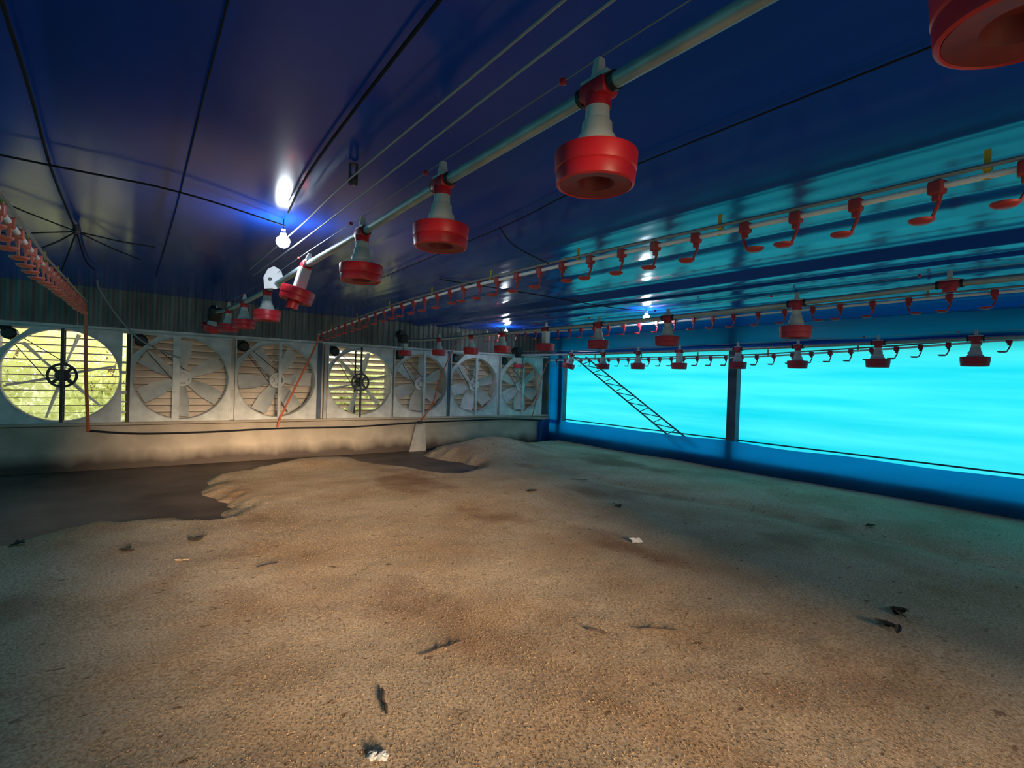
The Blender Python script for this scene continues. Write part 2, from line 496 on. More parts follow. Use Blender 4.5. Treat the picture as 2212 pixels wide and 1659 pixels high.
def vnoise(x, y, s, seed):
    rng = np.random.RandomState(seed); n = 256
    g = rng.rand(n, n)
    xs, ys = x * s + 50, y * s + 50
    xi, yi = np.floor(xs).astype(int), np.floor(ys).astype(int)
    fx, fy = xs - xi, ys - yi
    fx = fx * fx * (3 - 2 * fx); fy = fy * fy * (3 - 2 * fy)
    q = lambda i, j: g[i % n, j % n]
    return (q(xi, yi) * (1 - fx) + q(xi + 1, yi) * fx) * (1 - fy) + (q(xi, yi + 1) * (1 - fx) + q(xi + 1, yi + 1) * fx) * fy - 0.5
def litter_z(x, y):
    x = np.asarray(x, float); y = np.asarray(y, float)
    d = sdist(x, y) + vnoise(x, y, 2.5, 1) * 0.16 + vnoise(x, y, 7, 2) * 0.10
    t = np.clip((d + 0.03) / 0.42, 0, 1); t = t * t * (3 - 2 * t)
    g = lambda cx, cy, rx, ry, h: h * np.exp(-((x - cx) / rx) ** 2 - ((y - cy) / ry) ** 2)
    h = 0.085 + g(6.05, 8.7, 0.95, 0.75, 0.30) + g(2.46, 8.8, 0.7, 0.5, 0.08) + g(0.9, 4.6, 1.8, 1.2, 0.035) + g(4.0, 5.6, 2.0, 0.9, 0.03)
    xd = 6.0 + 0.25 * np.sin(y * 0.7)
    h = h - 0.05 * np.exp(-((x - xd) / 0.22) ** 2) * (y < 7.0) + 0.03 * np.clip((x - 6.6) / 1.0, 0, 1)
    h = h + vnoise(x, y, 0.8, 3) * 0.022 + vnoise(x, y, 3.2, 4) * 0.008 + vnoise(x, y, 9, 5) * 0.004
    return np.where(t <= 0, -0.02, -0.02 + (h + 0.02) * t)
NX, NY = 300, 310
gx, gy = np.meshgrid(np.linspace(XL - 0.05, 8.53, NX + 1), np.linspace(YB + 0.02, 9.89, NY + 1))
gz = litter_z(gx, gy)
me = bpy.data.meshes.new('rice_hull_litter')
idx = np.arange((NX + 1) * (NY + 1)).reshape(NY + 1, NX + 1)
quads = np.stack([idx[:-1, :-1], idx[:-1, 1:], idx[1:, 1:], idx[1:, :-1]], -1).reshape(-1, 4)
me.from_pydata(np.stack([gx, gy, gz], -1).reshape(-1, 3).tolist(), [], quads.tolist())
me.materials.append(M['litter'])
me.polygons.foreach_set('use_smooth', [True] * len(me.polygons))
lit = link('rice_hull_litter', me)
lit['kind'] = 'stuff'; tag(lit, 'deep tan bed of rice hull litter covering the floor', 'litter')
def gz_at(x, y):
    return float(litter_z(np.array([x]), np.array([y]))[0])

# loose husks lying on the bed near the camera
rng = np.random.RandomState(3)
NF = 70000
dist = 0.9 + 6.0 * rng.rand(NF) ** 1.5
az = R(36.6) + R(50) * (2 * rng.rand(NF) - 1)
fx, fy = dist * np.sin(az), dist * np.cos(az)
ok = (fx > -2.5) & (fx < 8.2) & (fy > -0.5)
fx, fy = fx[ok], fy[ok]
fz = litter_z(fx, fy) + 0.0015
n = len(fx)
ang = rng.rand(n) * 2 * PI
ln = 0.0045 + 0.004 * rng.rand(n); wd = 0.0014 + 0.001 * rng.rand(n)
dx, dy = np.cos(ang), np.sin(ang)
tl = (rng.rand(n) - 0.5) * 0.006
P = np.zeros((n, 4, 3))
P[:, 0] = np.stack([fx - dx * ln, fy - dy * ln, fz - tl], -1)
P[:, 1] = np.stack([fx - dy * wd, fy + dx * wd, fz + 0.0015], -1)
P[:, 2] = np.stack([fx + dx * ln, fy + dy * ln, fz + tl], -1)
P[:, 3] = np.stack([fx + dy * wd, fy - dx * wd, fz + 0.0015], -1)
me = bpy.data.meshes.new('loose_husks')
me.from_pydata(P.reshape(-1, 3).tolist(), [], np.arange(4 * n).reshape(n, 4).tolist())
hm = mat('husk', (0.66, 0.48, 0.28), 0.7, col2=(0.26, 0.16, 0.09), scale=160)
me.materials.append(hm)
hk = link('loose_husks', me)
hk['kind'] = 'stuff'; tag(hk, 'loose pale rice husks scattered over the litter', 'litter')

# ------------------------------------------------------------------ exhaust fans
def plate_outline(w_, h_, chamfer):
    """radial sampling: outer rectangle with the upper left corner cut, returns function angle -> radius"""
    def f(a):
        ca, sa = math.cos(a), math.sin(a)
        t = min((w_ / 2) / abs(ca) if abs(ca) > 1e-6 else 1e9, (h_ / 2) / abs(sa) if abs(sa) > 1e-6 else 1e9)
        d = (w_ / 2 + h_ / 2 - chamfer) / math.sqrt(2)
        q = (-ca + sa) / math.sqrt(2)
        if q > 1e-6:
            t = min(t, d / q)
        return t
    return f
def blade_mesh(pitch, r1):
    mb = MB()
    rows = []
    nr, nc = 8, 6
    for i in range(nr + 1):
        t = i / nr
        r_ = 0.085 + (r1 - 0.085) * t
        chord = 0.10 + 0.17 * min(1, t * 1.9) ** 0.8
        pt = pitch + R(14) * (1 - t)
        row = []
        for j in range(nc + 1):
            s_ = j / nc - 0.5
            c = s_ * chord
            camber = 0.030 * (1 - (2 * s_) ** 2)
            xx = c * math.cos(pt) - camber * math.sin(pt) + 0.02 * t
            yy = c * math.sin(pt) + camber * math.cos(pt)
            row.append(mb.bm.verts.new((xx, yy, r_)))
        rows.append(row)
    for i in range(nr):
        for j in range(nc):
            mb.bm.faces.new((rows[i][j], rows[i][j + 1], rows[i + 1][j + 1], rows[i + 1][j]))
    ext = bmesh.ops.solidify(mb.bm, geom=list(mb.bm.faces), thickness=0.004)
    return mb
YROT = Matrix.Rotation(-PI / 2, 4, 'X')     # turns lathe z axis to +y
def make_fan(cx, w_, rad, ang0, slat_tilt, label, strut_w=0.05, strut_dx=0.0, running=False):
    h_ = 1.38
    f = thing('exhaust_fan', label, 'fan', (cx, 9.93, 1.40), group='exhaust fans in the gable wall')
    # housing: front plate with round opening, box sides
    mb = MB(); of = plate_outline(w_ - 0.01, h_, 0.37); nseg = 72
    angs = sorted(set([2 * PI * k / nseg for k in range(nseg)] + [math.atan2(sz * h_, sx * w_) % (2 * PI) for sx in (-1, 1) for sz in (-1, 1) if not (sx < 0 and sz > 0)]))
    for y0 in (0.0, 0.012):
        o_ = [mb.bm.verts.new((of(a) * math.cos(a), y0, of(a) * math.sin(a))) for a in angs]
        i_ = [mb.bm.verts.new((rad * math.cos(a), y0, rad * math.sin(a))) for a in angs]
        for k in range(len(angs)):
            q = (k + 1) % len(angs)
            mb.bm.faces.new((o_[k], o_[q], i_[q], i_[k]))
    for sx in (-1, 1):
        mb.box((sx * (w_ / 2 - 0.012), 0.19, 0), (0.016, 0.40, h_))
    for sz in (-1, 1):
        mb.box((0, 0.19, sz * (h_ / 2 - 0.008)), (w_ - 0.03, 0.40, 0.016))
    mb.build('housing', M['galv'], f)
    mb = MB(); mb.lathe([(rad + 0.012, -0.012), (rad, -0.018), (rad - 0.006, 0.0), (rad - 0.008, 0.10), (rad, 0.101), (rad + 0.006, 0.0)], 72, YROT, True)
    mb.build('orifice_ring', M['galv'], f, smooth=True)
    # shutter
    ns = 12; pitch = (h_ - 0.03) / ns
    sl = None
    for k in range(ns):
        z = h_ / 2 - 0.014 - k * pitch
        if sl is None:
            mb = MB(); L_ = pitch * 1.13
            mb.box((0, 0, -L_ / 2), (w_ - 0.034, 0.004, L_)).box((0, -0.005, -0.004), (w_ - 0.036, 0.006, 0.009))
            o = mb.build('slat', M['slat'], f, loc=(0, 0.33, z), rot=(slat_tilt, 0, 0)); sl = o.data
            sl.materials.append(M['gap_shade'])          # dark strip on the upper edge, standing in for shade between slats
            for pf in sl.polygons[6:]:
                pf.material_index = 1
        else:
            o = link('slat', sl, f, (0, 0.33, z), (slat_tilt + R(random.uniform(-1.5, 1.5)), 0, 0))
    MB().box((0, 0.345, 0), (0.03, 0.012, h_ - 0.03)).build('shutter_bar', M['slat'] if not running else M['darkmetal'], f)
    # rotor
    bl = None
    for k in range(6):
        a = R(ang0 + 60 * k)
        if bl is None:
            o = blade_mesh(R(28) if not running else R(85), rad - 0.035).build('blade', M['blade'], f, smooth=True); bl = o.data
        else:
            o = link('blade', bl, f)
        o.location = (strut_dx * 0, 0.11, 0); o.rotation_euler = (0, PI / 2 - a, 0)
    hub = MB().lathe([(0, 0.06), (0.05, 0.06), (0.085, 0.085), (0.095, 0.11), (0.085, 0.135), (0, 0.14)], 24, YROT).build('hub', M['darkmetal'] if running else M['blade'], f, smooth=True)
    mb = MB(); rr = 0.18 if running else 0.13
    mb.lathe([(rr - 0.035, 0.03), (rr, 0.03), (rr - 0.012, 0.04), (rr, 0.05), (rr - 0.035, 0.05)], 36, YROT, True)
    for k in range(4):
        a = R(45 + 90 * k)
        mb.box((math.cos(a) * rr * 0.5, 0.04, math.sin(a) * rr * 0.5), (rr, 0.012, 0.045), Matrix.Rotation(-a, 4, 'Y'))
    mb.lathe([(0, 0.01), (0.045, 0.01), (0.045, 0.06), (0, 0.06)], 16, YROT)
    mb.build('pulley', M['darkmetal'] if running else M['galv'], f)
    # front strut, motor in the cut corner, belt
    MB().box((strut_dx, -0.012, 0), (strut_w, 0.03, h_ - 0.02), bevel=0.004).build('strut', M['galv'] if not running else M['darkmetal'], f)
    mo = MB().lathe([(0, -0.02), (0.06, -0.02), (0.085, 0.0), (0.085, 0.2), (0.07, 0.22), (0, 0.22)], 20, Matrix.Translation((-w_ / 2 + 0.13, 0, h_ / 2 - 0.12)) @ YROT).build('motor', M['black'], f, smooth=True)
    MB().box((-w_ / 2 + 0.09, 0.12, h_ / 2 - 0.045), (0.13, 0.16, 0.06), bevel=0.008).build('terminal_box', M['black'], mo)
    p0 = Vector((-w_ / 2 + 0.13, 0.04, h_ / 2 - 0.12)); nrm = Vector((0.7, 0, 0.7))
    mb = MB()
    for s_ in (-1, 1):
        mb.tube([p0 + nrm * 0.04 * s_, nrm * rr * 0.97 * s_ + Vector((0, 0.04, 0))], 0.006, 5)
    mb.build('belt', M['belt'], f)
    return f
FANS = [
    (-0.715, 1.395, 0.668, 15, R(84), 'running exhaust fan with its shutter wide open onto bright green foliage', 0.04, 0.0, True),
    (0.765, 1.375, 0.655, 30, R(13), 'stopped exhaust fan right beside the fan open onto green foliage', 0.10, -0.09, False),
    (2.195, 1.36, 0.645, 5, R(13), 'stopped exhaust fan whose frame meets the dark post on its other side', 0.05, 0.03, False),
    (3.715, 1.30, 0.63, 15, R(58), 'running exhaust fan with half open shutter slats showing striped daylight', 0.035, -0.01, True),
    (5.01, 1.24, 0.605, 25, R(13), 'stopped exhaust fan next to the striped half open one, above the pale pier', 0.05, 0.06, False),
    (6.335, 1.26, 0.61, 17, R(13), 'stopped exhaust fan in the middle of the last three before the corner', 0.05, 0.03, False),
    (7.665, 1.28, 0.61, 36, R(13), 'dim stopped exhaust fan in the corner beside the blue tarpaulin', 0.05, 0.03, False),
]
for a in FANS:
    make_fan(*a)

# ------------------------------------------------------------------ feeders
def make_feeder(label, tube=False, red='red'):
    """origin on the axis of the carrying pipe, pan hangs below"""
    f = thing('feeder_pan', label, 'feeder', group='red feeder pans hanging from the feeder pipes')
    pan = MB().lathe([(0.072, -0.196), (0.120, -0.198), (0.127, -0.200), (0.1285, -0.204), (0.126, -0.252), (0.122, -0.256), (0.124, -0.262), (0.120, -0.296), (0.113, -0.300), (0.107, -0.292), (0.112, -0.25), (0.112, -0.212), (0.108, -0.208)], 40).build('pan', M[red], f, smooth=True)
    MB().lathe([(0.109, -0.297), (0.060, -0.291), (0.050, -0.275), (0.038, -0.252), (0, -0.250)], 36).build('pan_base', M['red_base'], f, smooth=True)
    if tube:
        c = MB().box((0, 0, -0.12), (0.085, 0.085, 0.19), bevel=0.012)
        c.build('drop_tube', M['cone'], f)
    else:
        MB().lathe([(0.030, -0.045), (0.036, -0.05), (0.038, -0.095), (0.046, -0.105), (0.048, -0.135), (0.058, -0.148), (0.060, -0.172), (0.074, -0.186), (0.078, -0.205), (0.05, -0.205)], 28).build('cone', M['cone'], f, smooth=True)
    col = MB().lathe([(0.024, -0.058), (0.040, -0.058), (0.041, -0.02), (0.034, 0.0), (0.024, 0.0)], 20)
    col.box((0, 0, -0.005), (0.075, 0.11, 0.055), bevel=0.014)
    col.build('collar', M[red], f, smooth=True)
    sd_ = MB().box((0, 0, 0.030), (0.05, 0.115, 0.014), bevel=0.004).prism([(-0.022, 0.034), (0.022, 0.034), (0.012, 0.095), (-0.012, 0.095)], -0.012, 0.012)
    sd_.build('saddle', M['cone'], f)
    for s_ in (-1, 1):
        MB().lathe([(0.0245, -0.008), (0.030, -0.008), (0.030, 0.008), (0.0245, 0.008)], 16, Matrix.Translation((0, s_ * 0.068, 0)) @ YROT, True).build('clip', M['black'], f)
    return f
FEED = make_feeder('master'); FEED_T = make_feeder('master', True)
FEED_D = make_feeder('master', False, 'red_dimmed'); FEED_DT = make_feeder('master', True, 'red_dimmed')
def place_feeder(x, y, z, label, tube=False, tilt=(0, 0), rz=0.0, dimmed=False):
    o = copy_tree((FEED_DT if tube else FEED_D) if dimmed else (FEED_T if tube else FEED))
    o.location = (x, y, z); o.rotation_euler = (R(tilt[0]), R(tilt[1]), rz); o['label'] = label
    return o
ORD = ['first', 'second', 'third', 'fourth', 'fifth', 'sixth', 'seventh', 'eighth', 'ninth']
L1 = [(1.165, 0.20, 2.465), (1.165, 1.17, 2.475), (1.16, 2.15, 2.46), (1.15, 3.13, 2.43), (1.125, 4.25, 2.40), (1.10, 5.5, 2.35), (1.10, 6.7, 2.345), (1.11, 7.9, 2.37), (1.09, 9.0, 2.42)]
lab1 = ['large dark red feeder pan cut off overhead, closest to the camera',
        'red feeder pan with stepped grey cone under the teal pipe, biggest one fully in view',
        'red feeder pan with grey cone, second full one along the teal pipe',
        'red feeder pan with grey cone, third full one along the teal pipe',
        'tilted red feeder pan under a pale square drop tube, red spout poking down',
        'red feeder pan below the white bracket, against the corrugated wall',
        'small red feeder pan second from the far end of the teal pipe row',
        'small red feeder pan tucked behind the end pan of the teal pipe row',
        'tilted red end pan below the dark motor, last on the teal pipe']
for i, p in enumerate(L1):
    tilt = (0, 0)
    if i == 4: tilt = (4, 14)
    if i == 8: tilt = (18, 10)
    o = place_feeder(*p, lab1[i], tube=(i == 4), tilt=tilt)
    if i == 4:
        mb = MB(); mb.lathe([(0.034, -0.255), (0.046, -0.30), (0.044, -0.355), (0.028, -0.36)], 14, Matrix.Translation((-0.01, 0, 0)))
        mb.build('spout', M['red'], o, smooth=True)
    if i == 8:
        mb = MB(); mb.box((0, 0, -0.03), (0.16, 0.18, 0.2), bevel=0.02).lathe([(0, 0), (0.075, 0), (0.08, 0.03), (0.08, 0.2), (0.06, 0.24), (0, 0.24)], 18, Matrix.Translation((0, 0.02, -0.02)) @ YROT)
        mb.build('motor', M['black'], o, smooth=True)
L2 = [(4.65, 1.14, 2.335), (4.65, 2.18, 2.30), (4.65, 3.51, 2.275), (4.65, 4.52, 2.27), (4.65, 5.52, 2.265), (4.65, 6.54, 2.26), (4.65, 7.44, 2.255), (4.64, 8.53, 2.25), (4.42, 9.50, 2.25)]
lab2 = ['pan-less red collar and grey saddle on the second feeder pipe, highest in view',
        'dusky red feeder pan on the second feeder pipe, largest of that row',
        'dusky red feeder pan right beside the middle bulb, on the second feeder pipe',
        'dusky red feeder pan above the top of the lattice brace on the second feeder pipe',
        'red feeder pan on a wide square tube near the corner of fans and curtain',
        'red feeder pan just under the small far bulb, against the gable wall',
        'red feeder pan above the fan in the middle of the last three',
        'red feeder pan hanging above the stopped fan beside the pale pier',
        'red end pan below a dark motor, beside the striped half open fan']
for i, p in enumerate(L2):
    if i == 0:
        o = thing('feeder_saddle', lab2[0], 'feeder', p)
        for ch in FEED_D.children:
            if ch.name.split('.')[0] in ('collar', 'saddle', 'clip'):
                c = ch.copy(); C.objects.link(c); c.parent = o
        continue
    o = place_feeder(*p, lab2[i], tube=(i in (4, 8)), dimmed=(i < 5))
    if i == 8:
        mb = MB(); mb.box((-0.05, 0, 0.02), (0.16, 0.18, 0.16), bevel=0.02).lathe([(0, 0), (0.075, 0), (0.08, 0.03), (0.08, 0.2), (0.06, 0.24), (0, 0.24)], 18, Matrix.Translation((-0.05, 0.0, 0.12)) @ YROT)
        mb.build('motor', M['black'], o, smooth=True)
L3 = [(7.4, 1.57, 2.17), (7.4, 2.48, 2.155), (7.4, 3.43, 2.14), (7.4, 4.30, 2.13), (7.4, 5.33, 2.12), (7.4, 6.20, 2.115), (7.4, 7.05, 2.11), (7.4, 7.94, 2.11), (7.28, 9.55, 2.11)]
lab3 = ['silhouetted feeder pan against the bright curtain, first in its row from the camera',
        'silhouetted feeder pan against the bright curtain, second in its row from the camera',
        'silhouetted feeder pan against the bright curtain, just before the dark wall post',
        'silhouetted feeder pan overlapping the dark wall post',
        'silhouetted feeder on a wide tube, just beyond the dark wall post',
        'silhouetted feeder pan under the bulb cord in the first curtain bay',
        'silhouetted feeder pan in front of the lattice brace',
        'silhouetted tilted feeder pan at the top end of the lattice brace',
        'dark end pan under its motor in front of the corner fan']
for i, p in enumerate(L3):
    o = place_feeder(*p, lab3[i], tube=(i in (4, 8)), tilt=(10, 8) if i == 7 else (0, 0), dimmed=True)
    if i == 8:
        mb = MB(); mb.box((0, 0, 0.02), (0.15, 0.18, 0.15), bevel=0.02).lathe([(0, 0), (0.075, 0), (0.08, 0.03), (0.08, 0.2), (0.06, 0.24), (0, 0.24)], 18, Matrix.Translation((0.0, 0.0, 0.11)) @ YROT)
        mb.build('motor', M['black'], o, smooth=True)
for m_ in (FEED, FEED_T, FEED_D, FEED_DT):
    for ch in list(m_.children):
        bpy.data.objects.remove(ch)
    bpy.data.objects.remove(m_)

def feeder_pipe(pts, label, wire_dz, y0):
    t = thing('feeder_pipe', label, 'pipe', pts[0])
    o0 = Vector(pts[0])
    P_ = [Vector((pts[0][0], y0, pts[0][2]))] + [Vector(p) for p in pts]
    MB().tube([p - o0 for p in P_], 0.0235, 14).build('pipe', M['pipe'], t, smooth=True)
    MB().tube([p - o0 + Vector((0, 0, wire_dz)) for p in P_], 0.0025, 5).build('wire', M['steel_rope'], t)
    kn = None
    for a, b in zip(P_[1:], P_[2:]):
        q = a.lerp(b, 0.17) - o0 + Vector((0, 0, wire_dz))
        if kn is None:
            kn = MB().lathe([(0, -0.012), (0.011, -0.008), (0.013, 0.0), (0.011, 0.008), (0, 0.012)], 10, Matrix.Translation((0, 0, 0)))
            o = kn.build('insulator', M['red'], t, smooth=True, loc=q); kn = o.data
        else:
            link('insulator', kn, t, q)
    return t
feeder_pipe(L1, 'thick teal grey feeder pipe carrying the row of big red pans', 0.10, -1.5)
feeder_pipe(L2, 'second feeder pipe, carrying dusky red pans past the middle bulb', 0.09, -1.5)
feeder_pipe(L3, 'third feeder pipe, level with the top edge of the bright curtain', 0.08, -1.5)

# ------------------------------------------------------------------ drinker lines
def drinker_meshes(m_):
    mb = MB()
    mb.box((0, 0, -0.004), (0.05, 0.055, 0.058), bevel=0.008).box((0, 0, -0.045), (0.026, 0.03, 0.03), bevel=0.005)
    mb.tube([(0, -0.012, -0.03), (0.0, -0.008, -0.07), (0, 0.012, -0.118), (0, 0.02, -0.128)], [0.011, 0.008, 0.007, 0.007], 6)
    a = mb.build('drinker', m_, None)
    b = MB().lathe([(0, -0.142), (0.030, -0.141), (0.046, -0.131), (0.048, -0.122), (0.043, -0.122), (0.034, -0.130), (0, -0.132)], 20, Matrix.Translation((0, 0.056, 0))).build('cup', m_, None, smooth=True)
    return a, b
DM = {k_: drinker_meshes(M[k_]) for k_ in ('red_dull', 'coral', 'red_dimmed')}
def drinker_line(pts, step, y_first, label, tube_side, flips=(), hang=1.25, y0=-1.5, tube_dz=0.035, cups='red_dull'):
    dm, cm = DM[cups]
    """pts: waypoints (x, y, z) of the white pipe"""
    t = thing('drinker_line', label, 'drinker line', pts[0])
    o0 = Vector(pts[0]); P_ = [Vector(p) for p in pts]
    MB().tube([p - o0 for p in P_], 0.0135, 10).build('water_pipe', M['white_pipe'], t, smooth=True)
    MB().tube([p - o0 + Vector((tube_side, 0, tube_dz)) for p in P_], 0.010, 8).build('support_tube', M['grey_tube'], t, smooth=True)
    def at(y):
        for a, b in zip(P_, P_[1:]):
            if a.y <= y <= b.y:
                return a.lerp(b, (y - a.y) / (b.y - a.y))
        return None
    y = y_first; k = 0
    while at(y) is not None:
        rz = (PI if k in flips else 0) + random.uniform(-0.25, 0.25)
        d = link('drinker', dm.data, t, at(y) - o0, (0, 0, rz)); link('cup', cm.data, d)
        y += step * random.uniform(0.93, 1.07); k += 1
    y = y_first + step * 0.4; hk_ = None
    while at(y) is not None:
        q = at(y) - o0
        if hk_ is None:
            o = MB().box((0, 0, 0.045), (0.012, 0.022, 0.12), bevel=0.003).box((0, 0, 0.03), (0.03, 0.03, 0.02), bevel=0.004).build('hanger_clip', M['yellow'], t, loc=q); hk_ = o.data
        else:
            link('hanger_clip', hk_, t, q)
        y += hang
    return t
drinker_line([(-0.50, -1.5, 2.36), (-0.50, 3.0, 2.31), (-0.50, 5.0, 2.30), (-0.475, 7.0, 2.345), (-0.45, 9.35, 2.40)], 0.285, 0.1,
             'drinker line of coral red cups, running past the open foliage fan', 0.03, hang=0.85, cups='coral')
drinker_line([(2.72, -1.5, 2.43), (2.72, 1.0, 2.432), (2.70, 3.0, 2.457), (2.70, 4.5, 2.458), (2.70, 6.2, 2.408), (2.70, 9.30, 2.225)], 0.285, 0.45,
             'white pipe drinker line with hanging red cups, crossing before the glossy ceiling', -0.02, flips=(4, 9, 15), hang=1.15)
drinker_line([(6.15, -1.5, 2.47), (6.15, 1.5, 2.467), (6.15, 4.0, 2.445), (6.15, 6.5, 2.43), (6.1, 9.3, 2.47)], 0.30, 0.3,
             'shadowed drinker line above the middle bulb row, parallel to the second feeder pipe', -0.02, flips=(5, 8), cups='red_dimmed')
drinker_line([(8.1, -1.5, 2.22), (8.1, 1.5, 2.195), (8.1, 2.5, 2.13), (8.1, 4.3, 2.05), (8.1, 6.5, 2.03), (8.1, 9.4, 2.03)], 0.265, 0.35,
             'silhouetted drinker line hanging along the top of the bright curtain', -0.02, cups='red_dimmed')
for a_, b_ in DM.values():
    bpy.data.objects.remove(a_); bpy.data.objects.remove(b_)

# orange supply hoses at the ends of the drinker lines
def hose(pts, label, r=0.012, m='orange', name='supply_hose', cat='hose', **kw):
    # smooth the waypoints
    P_ = [Vector(p) for p in pts]; out = []
    for i in range(len(P_) - 1):
        p0, p1, p2, p3 = P_[max(i - 1, 0)], P_[i], P_[i + 1], P_[min(i + 2, len(P_) - 1)]
        for s_ in range(6):
            u = s_ / 6
            out.append(0.5 * ((2 * p1) + (p2 - p0) * u + (2 * p0 - 5 * p1 + 4 * p2 - p3) * u * u + (3 * p1 - p0 - 3 * p2 + p3) * u ** 3))
    out.append(P_[-1])
    return tag(MB().tube(out, r, 8).build(name, M[m], None, smooth=True), label, cat, **kw)
hose([(-0.45, 9.37, 2.40), (-0.44, 9.40, 2.2), (-0.43, 9.5, 1.5), (-0.41, 9.7, 0.9), (-0.40, 9.85, 0.60)], 'orange hose dropping straight down in front of the open foliage fan', 0.022)
hose([(2.70, 9.32, 2.22), (2.66, 9.36, 2.0), (2.43, 9.6, 1.33), (2.25, 9.8, 0.80), (2.20, 9.86, 0.58)], 'orange hose slanting down before the third stopped fan to the wall pipe', 0.017)
hose([(5.72, 9.6, 2.35), (5.55, 9.62, 2.1), (5.30, 9.70, 1.45), (5.2, 9.75, 1.0), (5.0, 9.85, 0.63)], 'orange hose slanting down before the fan above the pale pier', 0.014)
hose([(8.1, 9.42, 2.03), (8.03, 9.5, 1.9), (7.95, 9.6, 1.4), (7.9, 9.8, 0.62)], 'thin orange hose in the corner beside the blue tarpaulin', 0.012)
hose([(-0.42, 9.87, 0.60), (0.2, 9.87, 0.533), (1.14, 9.87, 0.526), (2.2, 9.87, 0.552), (3.54, 9.87, 0.542), (4.95, 9.82, 0.598), (6.2, 9.87, 0.61), (7.15, 9.87, 0.622), (8.3, 9.87, 0.57)],
     'long dark water pipe sagging along the concrete plinth below the fans', 0.016, 'cord', 'wall_pipe', 'pipe')
j = MB().box((4.95, 9.815, 0.60), (0.10, 0.05, 0.05), bevel=0.008)
tag(j.build('pipe_joint', M['black'], None), 'small black joint on the wall pipe where it crosses the pale pier', 'pipe joint')

# ------------------------------------------------------------------ bulbs and cables
def bulb(x, y, z, label, cord_top):
    t = thing('light_bulb', label, 'lamp', (x, y, z), group='lit bulbs under the ceiling')
    MB().lathe([(0, -0.066), (0.024, -0.061), (0.043, -0.043), (0.050, -0.018), (0.045, 0.003), (0.028, 0.018), (0, 0.018)], 18).build('globe', M['bulb'], t, smooth=True)
    MB().lathe([(0.028, 0.018), (0.022, 0.045), (0.016, 0.05), (0.016, 0.075), (0, 0.075)], 14).build('socket', M['white'], t, smooth=True)
    MB().tube([(0, 0, 0.07), (0, 0, cord_top - z)], 0.004, 5).build('cord', M['cord'], t)
bulb(0.95, 4.25, 2.57, 'glaring lit bulb hanging beside the teal feeder pipe', 2.72)
bulb(6.0, 4.90, 2.525, 'glaring lit bulb before the glossy cyan streaked ceiling', 2.625)
bulb(6.2, 8.62, 2.52, 'small far lit bulb near the gable wall', 2.62)
hose([(-3.0, 3.9, 2.70), (-0.55, 3.9, 2.672), (0.24, 3.9, 2.668), (0.95, 4.22, 2.665)], 'dark electric cable crossing the ceiling to the nearer bulb', 0.006, 'cord', 'electric_cable', 'cable')
hose([(6.0, 4.9, 2.60), (5.2, 4.9, 2.575), (3.9, 4.95, 2.60), (2.75, 5.1, 2.63)], 'thin electric cable sagging towards the middle bulb', 0.006, 'cord', 'electric_cable', 'cable')
hose([(0.93, -1.0, 2.625), (0.955, 1.1, 2.62), (0.955, 2.83, 2.615), (1.0, 4.0, 2.62), (1.02, 6.0, 2.60)], 'bright steel lifting rope above the teal pipe, leading to the nearer bulb', 0.005, 'steel_rope', 'lifting_rope', 'rope')
hose([(1.03, -1.0, 2.60), (1.04, 1.1, 2.60), (1.05, 2.9, 2.57), (1.06, 4.2, 2.56), (1.06, 6.0, 2.55)], 'second steel lifting rope just under the bright one', 0.005, 'steel_rope', 'lifting_rope', 'rope')
hose([(0.70, -1.0, 2.70), (0.72, 1.0, 2.69), (0.80, 2.9, 2.69), (0.9, 3.9, 2.68)], 'dull dark rope close to the ceiling beside the steel ropes', 0.007, 'cord', 'lifting_rope', 'rope')
hose([(-0.34, -1.0, 2.70), (-0.33, 2.4, 2.695), (-0.36, 4.1, 2.69), (-0.34, 5.6, 2.665), (-0.355, 7.3, 2.69), (-0.3, 8.0, 2.70)], 'dark lifting rope along the ceiling over the coral cups', 0.007, 'cord', 'lifting_rope', 'rope')
hose([(0.23, -1.0, 2.715), (0.235, 1.8, 2.712), (0.28, 4.7, 2.708), (0.3, 8.0, 2.70)], 'thin dark rope along the ceiling between coral cups and teal pipe', 0.004, 'cord', 'lifting_rope', 'rope')
hose([(2.03, -1.0, 2.665), (2.04, 1.87, 2.66), (2.15, 3.1, 2.65), (2.3, 6.0, 2.64)], 'thin dark rope on the ceiling between teal pipe and white drinker line', 0.004, 'cord', 'lifting_rope', 'rope')
hose([(2.15, 3.1, 2.65), (2.30, 3.12, 2.55), (2.66, 3.15, 2.48)], 'short cord joining a ceiling rope to the white drinker line', 0.004, 'cord', 'drop_cord', 'cord')
st = thing('cord_cluster', 'star of dark cords meeting at a ceiling hook over the coral cups', 'cord', (-0.336, 5.62, 2.66))
for q in ((-0.55, -0.9, 0.03), (-0.6, 0.1, -0.10), (0.55, 0.35, 0.03), (0.45, 1.1, 0.02), (-0.16, -0.7, -0.30), (-0.14, 0.55, -0.30)):
    MB().tube([(0, 0, 0), Vector(q) * 0.5 + Vector((0, 0, -0.01)), q], 0.006, 5).build('cord', M['cord'], st)
MB().lathe([(0, -0.02), (0.025, -0.015), (0.028, 0.0), (0.02, 0.05), (0, 0.06)], 12).build('hook_plate', M['darkmetal'], st)
pu = thing('rope_pulley', 'small dark pulley block hanging on the steel lifting ropes', 'pulley', (0.98, 2.83, 2.62))
MB().lathe([(0, -0.012), (0.03, -0.012), (0.024, 0), (0.03, 0.012), (0, 0.012)], 18, Matrix.Rotation(PI / 2, 4, 'Y')).build('wheel', M['darkmetal'], pu)
